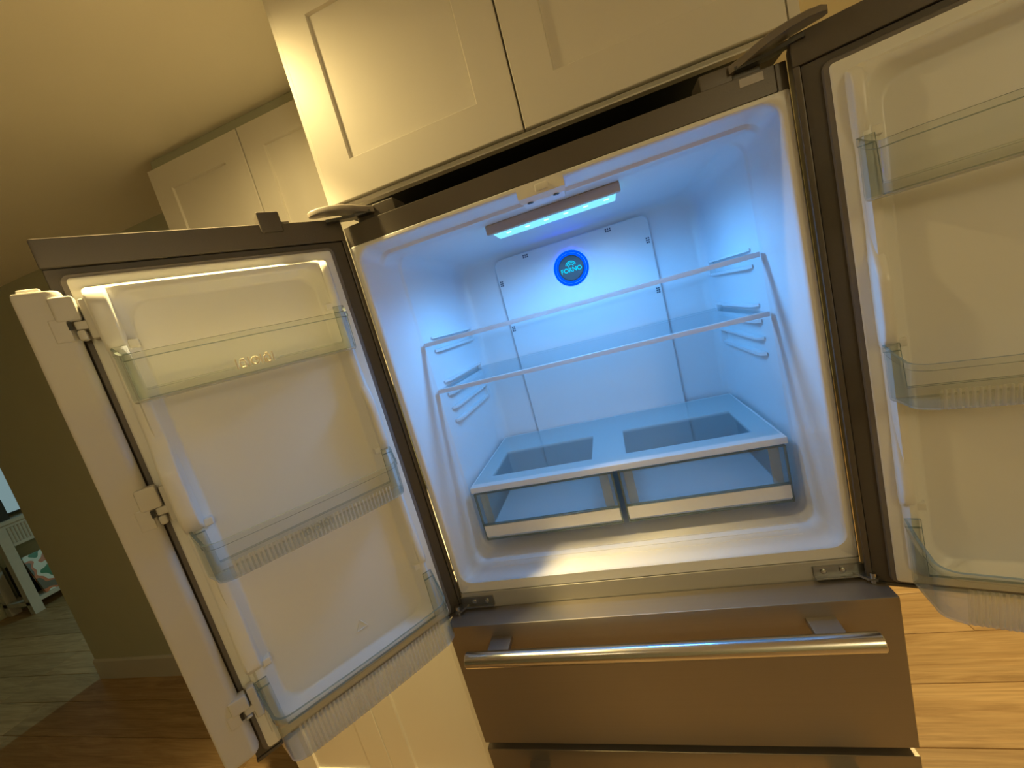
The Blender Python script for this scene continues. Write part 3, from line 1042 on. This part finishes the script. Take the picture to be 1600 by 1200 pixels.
WC = thing('wall_cabinet', 'dim cream shaker wall cabinet under the ceiling behind the left fridge door', 'cabinet', (-0.91, 0.53, 0.55 + Z0))
b = MB()
b.box(-1.303, -0.503, 0.394, 0.686, 0.55, 1.468, 0.001)
b.out('carcass', M_PAINT, WC)
for xa, xb in ((-1.302, -0.911), (-0.907, -0.505)):
    b = MB()
    shaker(b, xa, xb, 0.555, 1.462, 0.373, 0.077)
    b.out('door', M_PAINT, WC, label='cream shaker cabinet door')
b = MB()
b.box(-1.303, -0.503, 0.398, 0.686, 1.4685, 1.5025, 0.001)
b.out('top_filler', M_WALL, WC, label='narrow filler strip against the ceiling')  # darker wall colour paints in the shadow band below the ceiling

BC = thing('base_cabinet', 'cream shaker base cabinet on the floor under the left fridge door', 'cabinet', (-0.9, 0.38, 0.0))
b = MB()
b.box(-1.302, -0.480, YC + 0.021, 0.686, FL + 0.10, 0.018, 0.001)
b.out('carcass', M_PAINT, BC)
b = MB()
b.box(-1.302, -0.480, YC + 0.08, 0.686, FL, FL + 0.10)
b.out('toe_kick', M_PAINT, BC)
for xa, xb in ((-1.300, -0.9125), (-0.9095, -0.482)):
    b = MB()
    shaker(b, xa, xb, FL + 0.105, 0.010, YC, 0.084)
    b.out('door', M_PAINT, BC, label='cream shaker cabinet door')
b = MB()
b.box(-1.325, -0.505, 0.095, 0.686, 0.019, 0.055, 0.003)
tag(b.out('countertop', M_COUNTER), 'pale stone countertop on the base cabinet behind the left fridge door', 'countertop')

# ------------------------------------------------------------------ far room seen past the wall end
CT = thing('console_table', 'white wooden console table with a fluted drawer in the far room', 'table', (-5.94, 1.9, 0.0))
b = MB()
b.box(-6.16, -5.70, 1.40, 2.60, 0.062, 0.100, 0.004)
b.out('tabletop', M_TABLE, CT)
for y in (1.425, 2.495):
    for x in (-5.79, -6.15):
        b = MB()
        b.box(x, x + 0.07, y, y + 0.075, FL, 0.062, 0.004)
        b.out('leg', M_TABLE, CT)
b = MB()
b.box(-6.14, -5.735, 1.50, 2.495, -0.135, 0.030, 0.003)
b.box(-6.14, -5.722, 1.50, 2.495, 0.030, 0.062, 0.002)
b.box(-6.14, -5.722, 1.50, 2.495, -0.158, -0.130, 0.002)
dw = b.out('drawer', M_TABLE, CT, label='fluted white drawer')
for k in range(40):
    b = MB()
    y = 1.505 + k * 0.0245
    b.tube([(-5.735, y + 0.010, -0.130), (-5.735, y + 0.010, 0.028)], 0.0105, 8)
    b.out('flute', M_TABLE, dw)
b = MB()
b.box(-6.15, -5.725, 1.425, 2.57, -0.745, -0.705, 0.003)
b.out('lower_shelf', M_TABLE, CT)

b = MB()
TV = thing('television', 'glowing pale blue television standing on the white console table', 'television', (-5.85, 1.95, 0.10 + Z0))
b.box(-5.875, -5.842, 1.585, 2.56, 0.135, 0.72, 0.004)
b.out('housing', M_BLACK, TV)
b = MB()
b.box(-5.8415, -5.840, 1.598, 2.548, 0.150, 0.707)
b.out('screen', M_SCREEN, TV, smooth=0)
b = MB()
b.box(-5.95, -5.78, 1.80, 2.30, 0.1005, 0.112, 0.004)
b.box(-5.880, -5.850, 2.00, 2.10, 0.110, 0.150, 0.003)
b.out('stand', M_BLACK, TV)

b = MB()
b.loft([[(x, y, z) for x, y in ((-5.90, 1.46), (-5.76, 1.46), (-5.76, 1.57), (-5.90, 1.57))] for z in (0.1003, 0.30)], True, True)
b.box(-5.895, -5.765, 1.465, 1.565, 0.300, 0.315, 0.004)
tag(b.out('storage_box', M_BLACK, smooth=0), 'dark lidded box on the console table beside the television', 'box')
b = MB()
b.loft([[(-5.775, 1.56, -0.7045), (-5.745, 1.56, -0.7045), (-5.745, 1.92, -0.7045), (-5.775, 1.92, -0.7045)],
        [(-5.895, 1.56, -0.315), (-5.865, 1.56, -0.310), (-5.865, 1.92, -0.310), (-5.895, 1.92, -0.315)]], True, True)
tag(b.out('picture_book', M_ART, smooth=0), 'colourful large picture book leaning on the lower shelf of the console table', 'book')
b = MB()
b.box(-6.10, -5.93, 1.52, 1.75, -0.7048, -0.36, 0.02)
tag(b.out('basket', M_BLACK), 'dark basket behind the picture book on the console table shelf', 'basket')
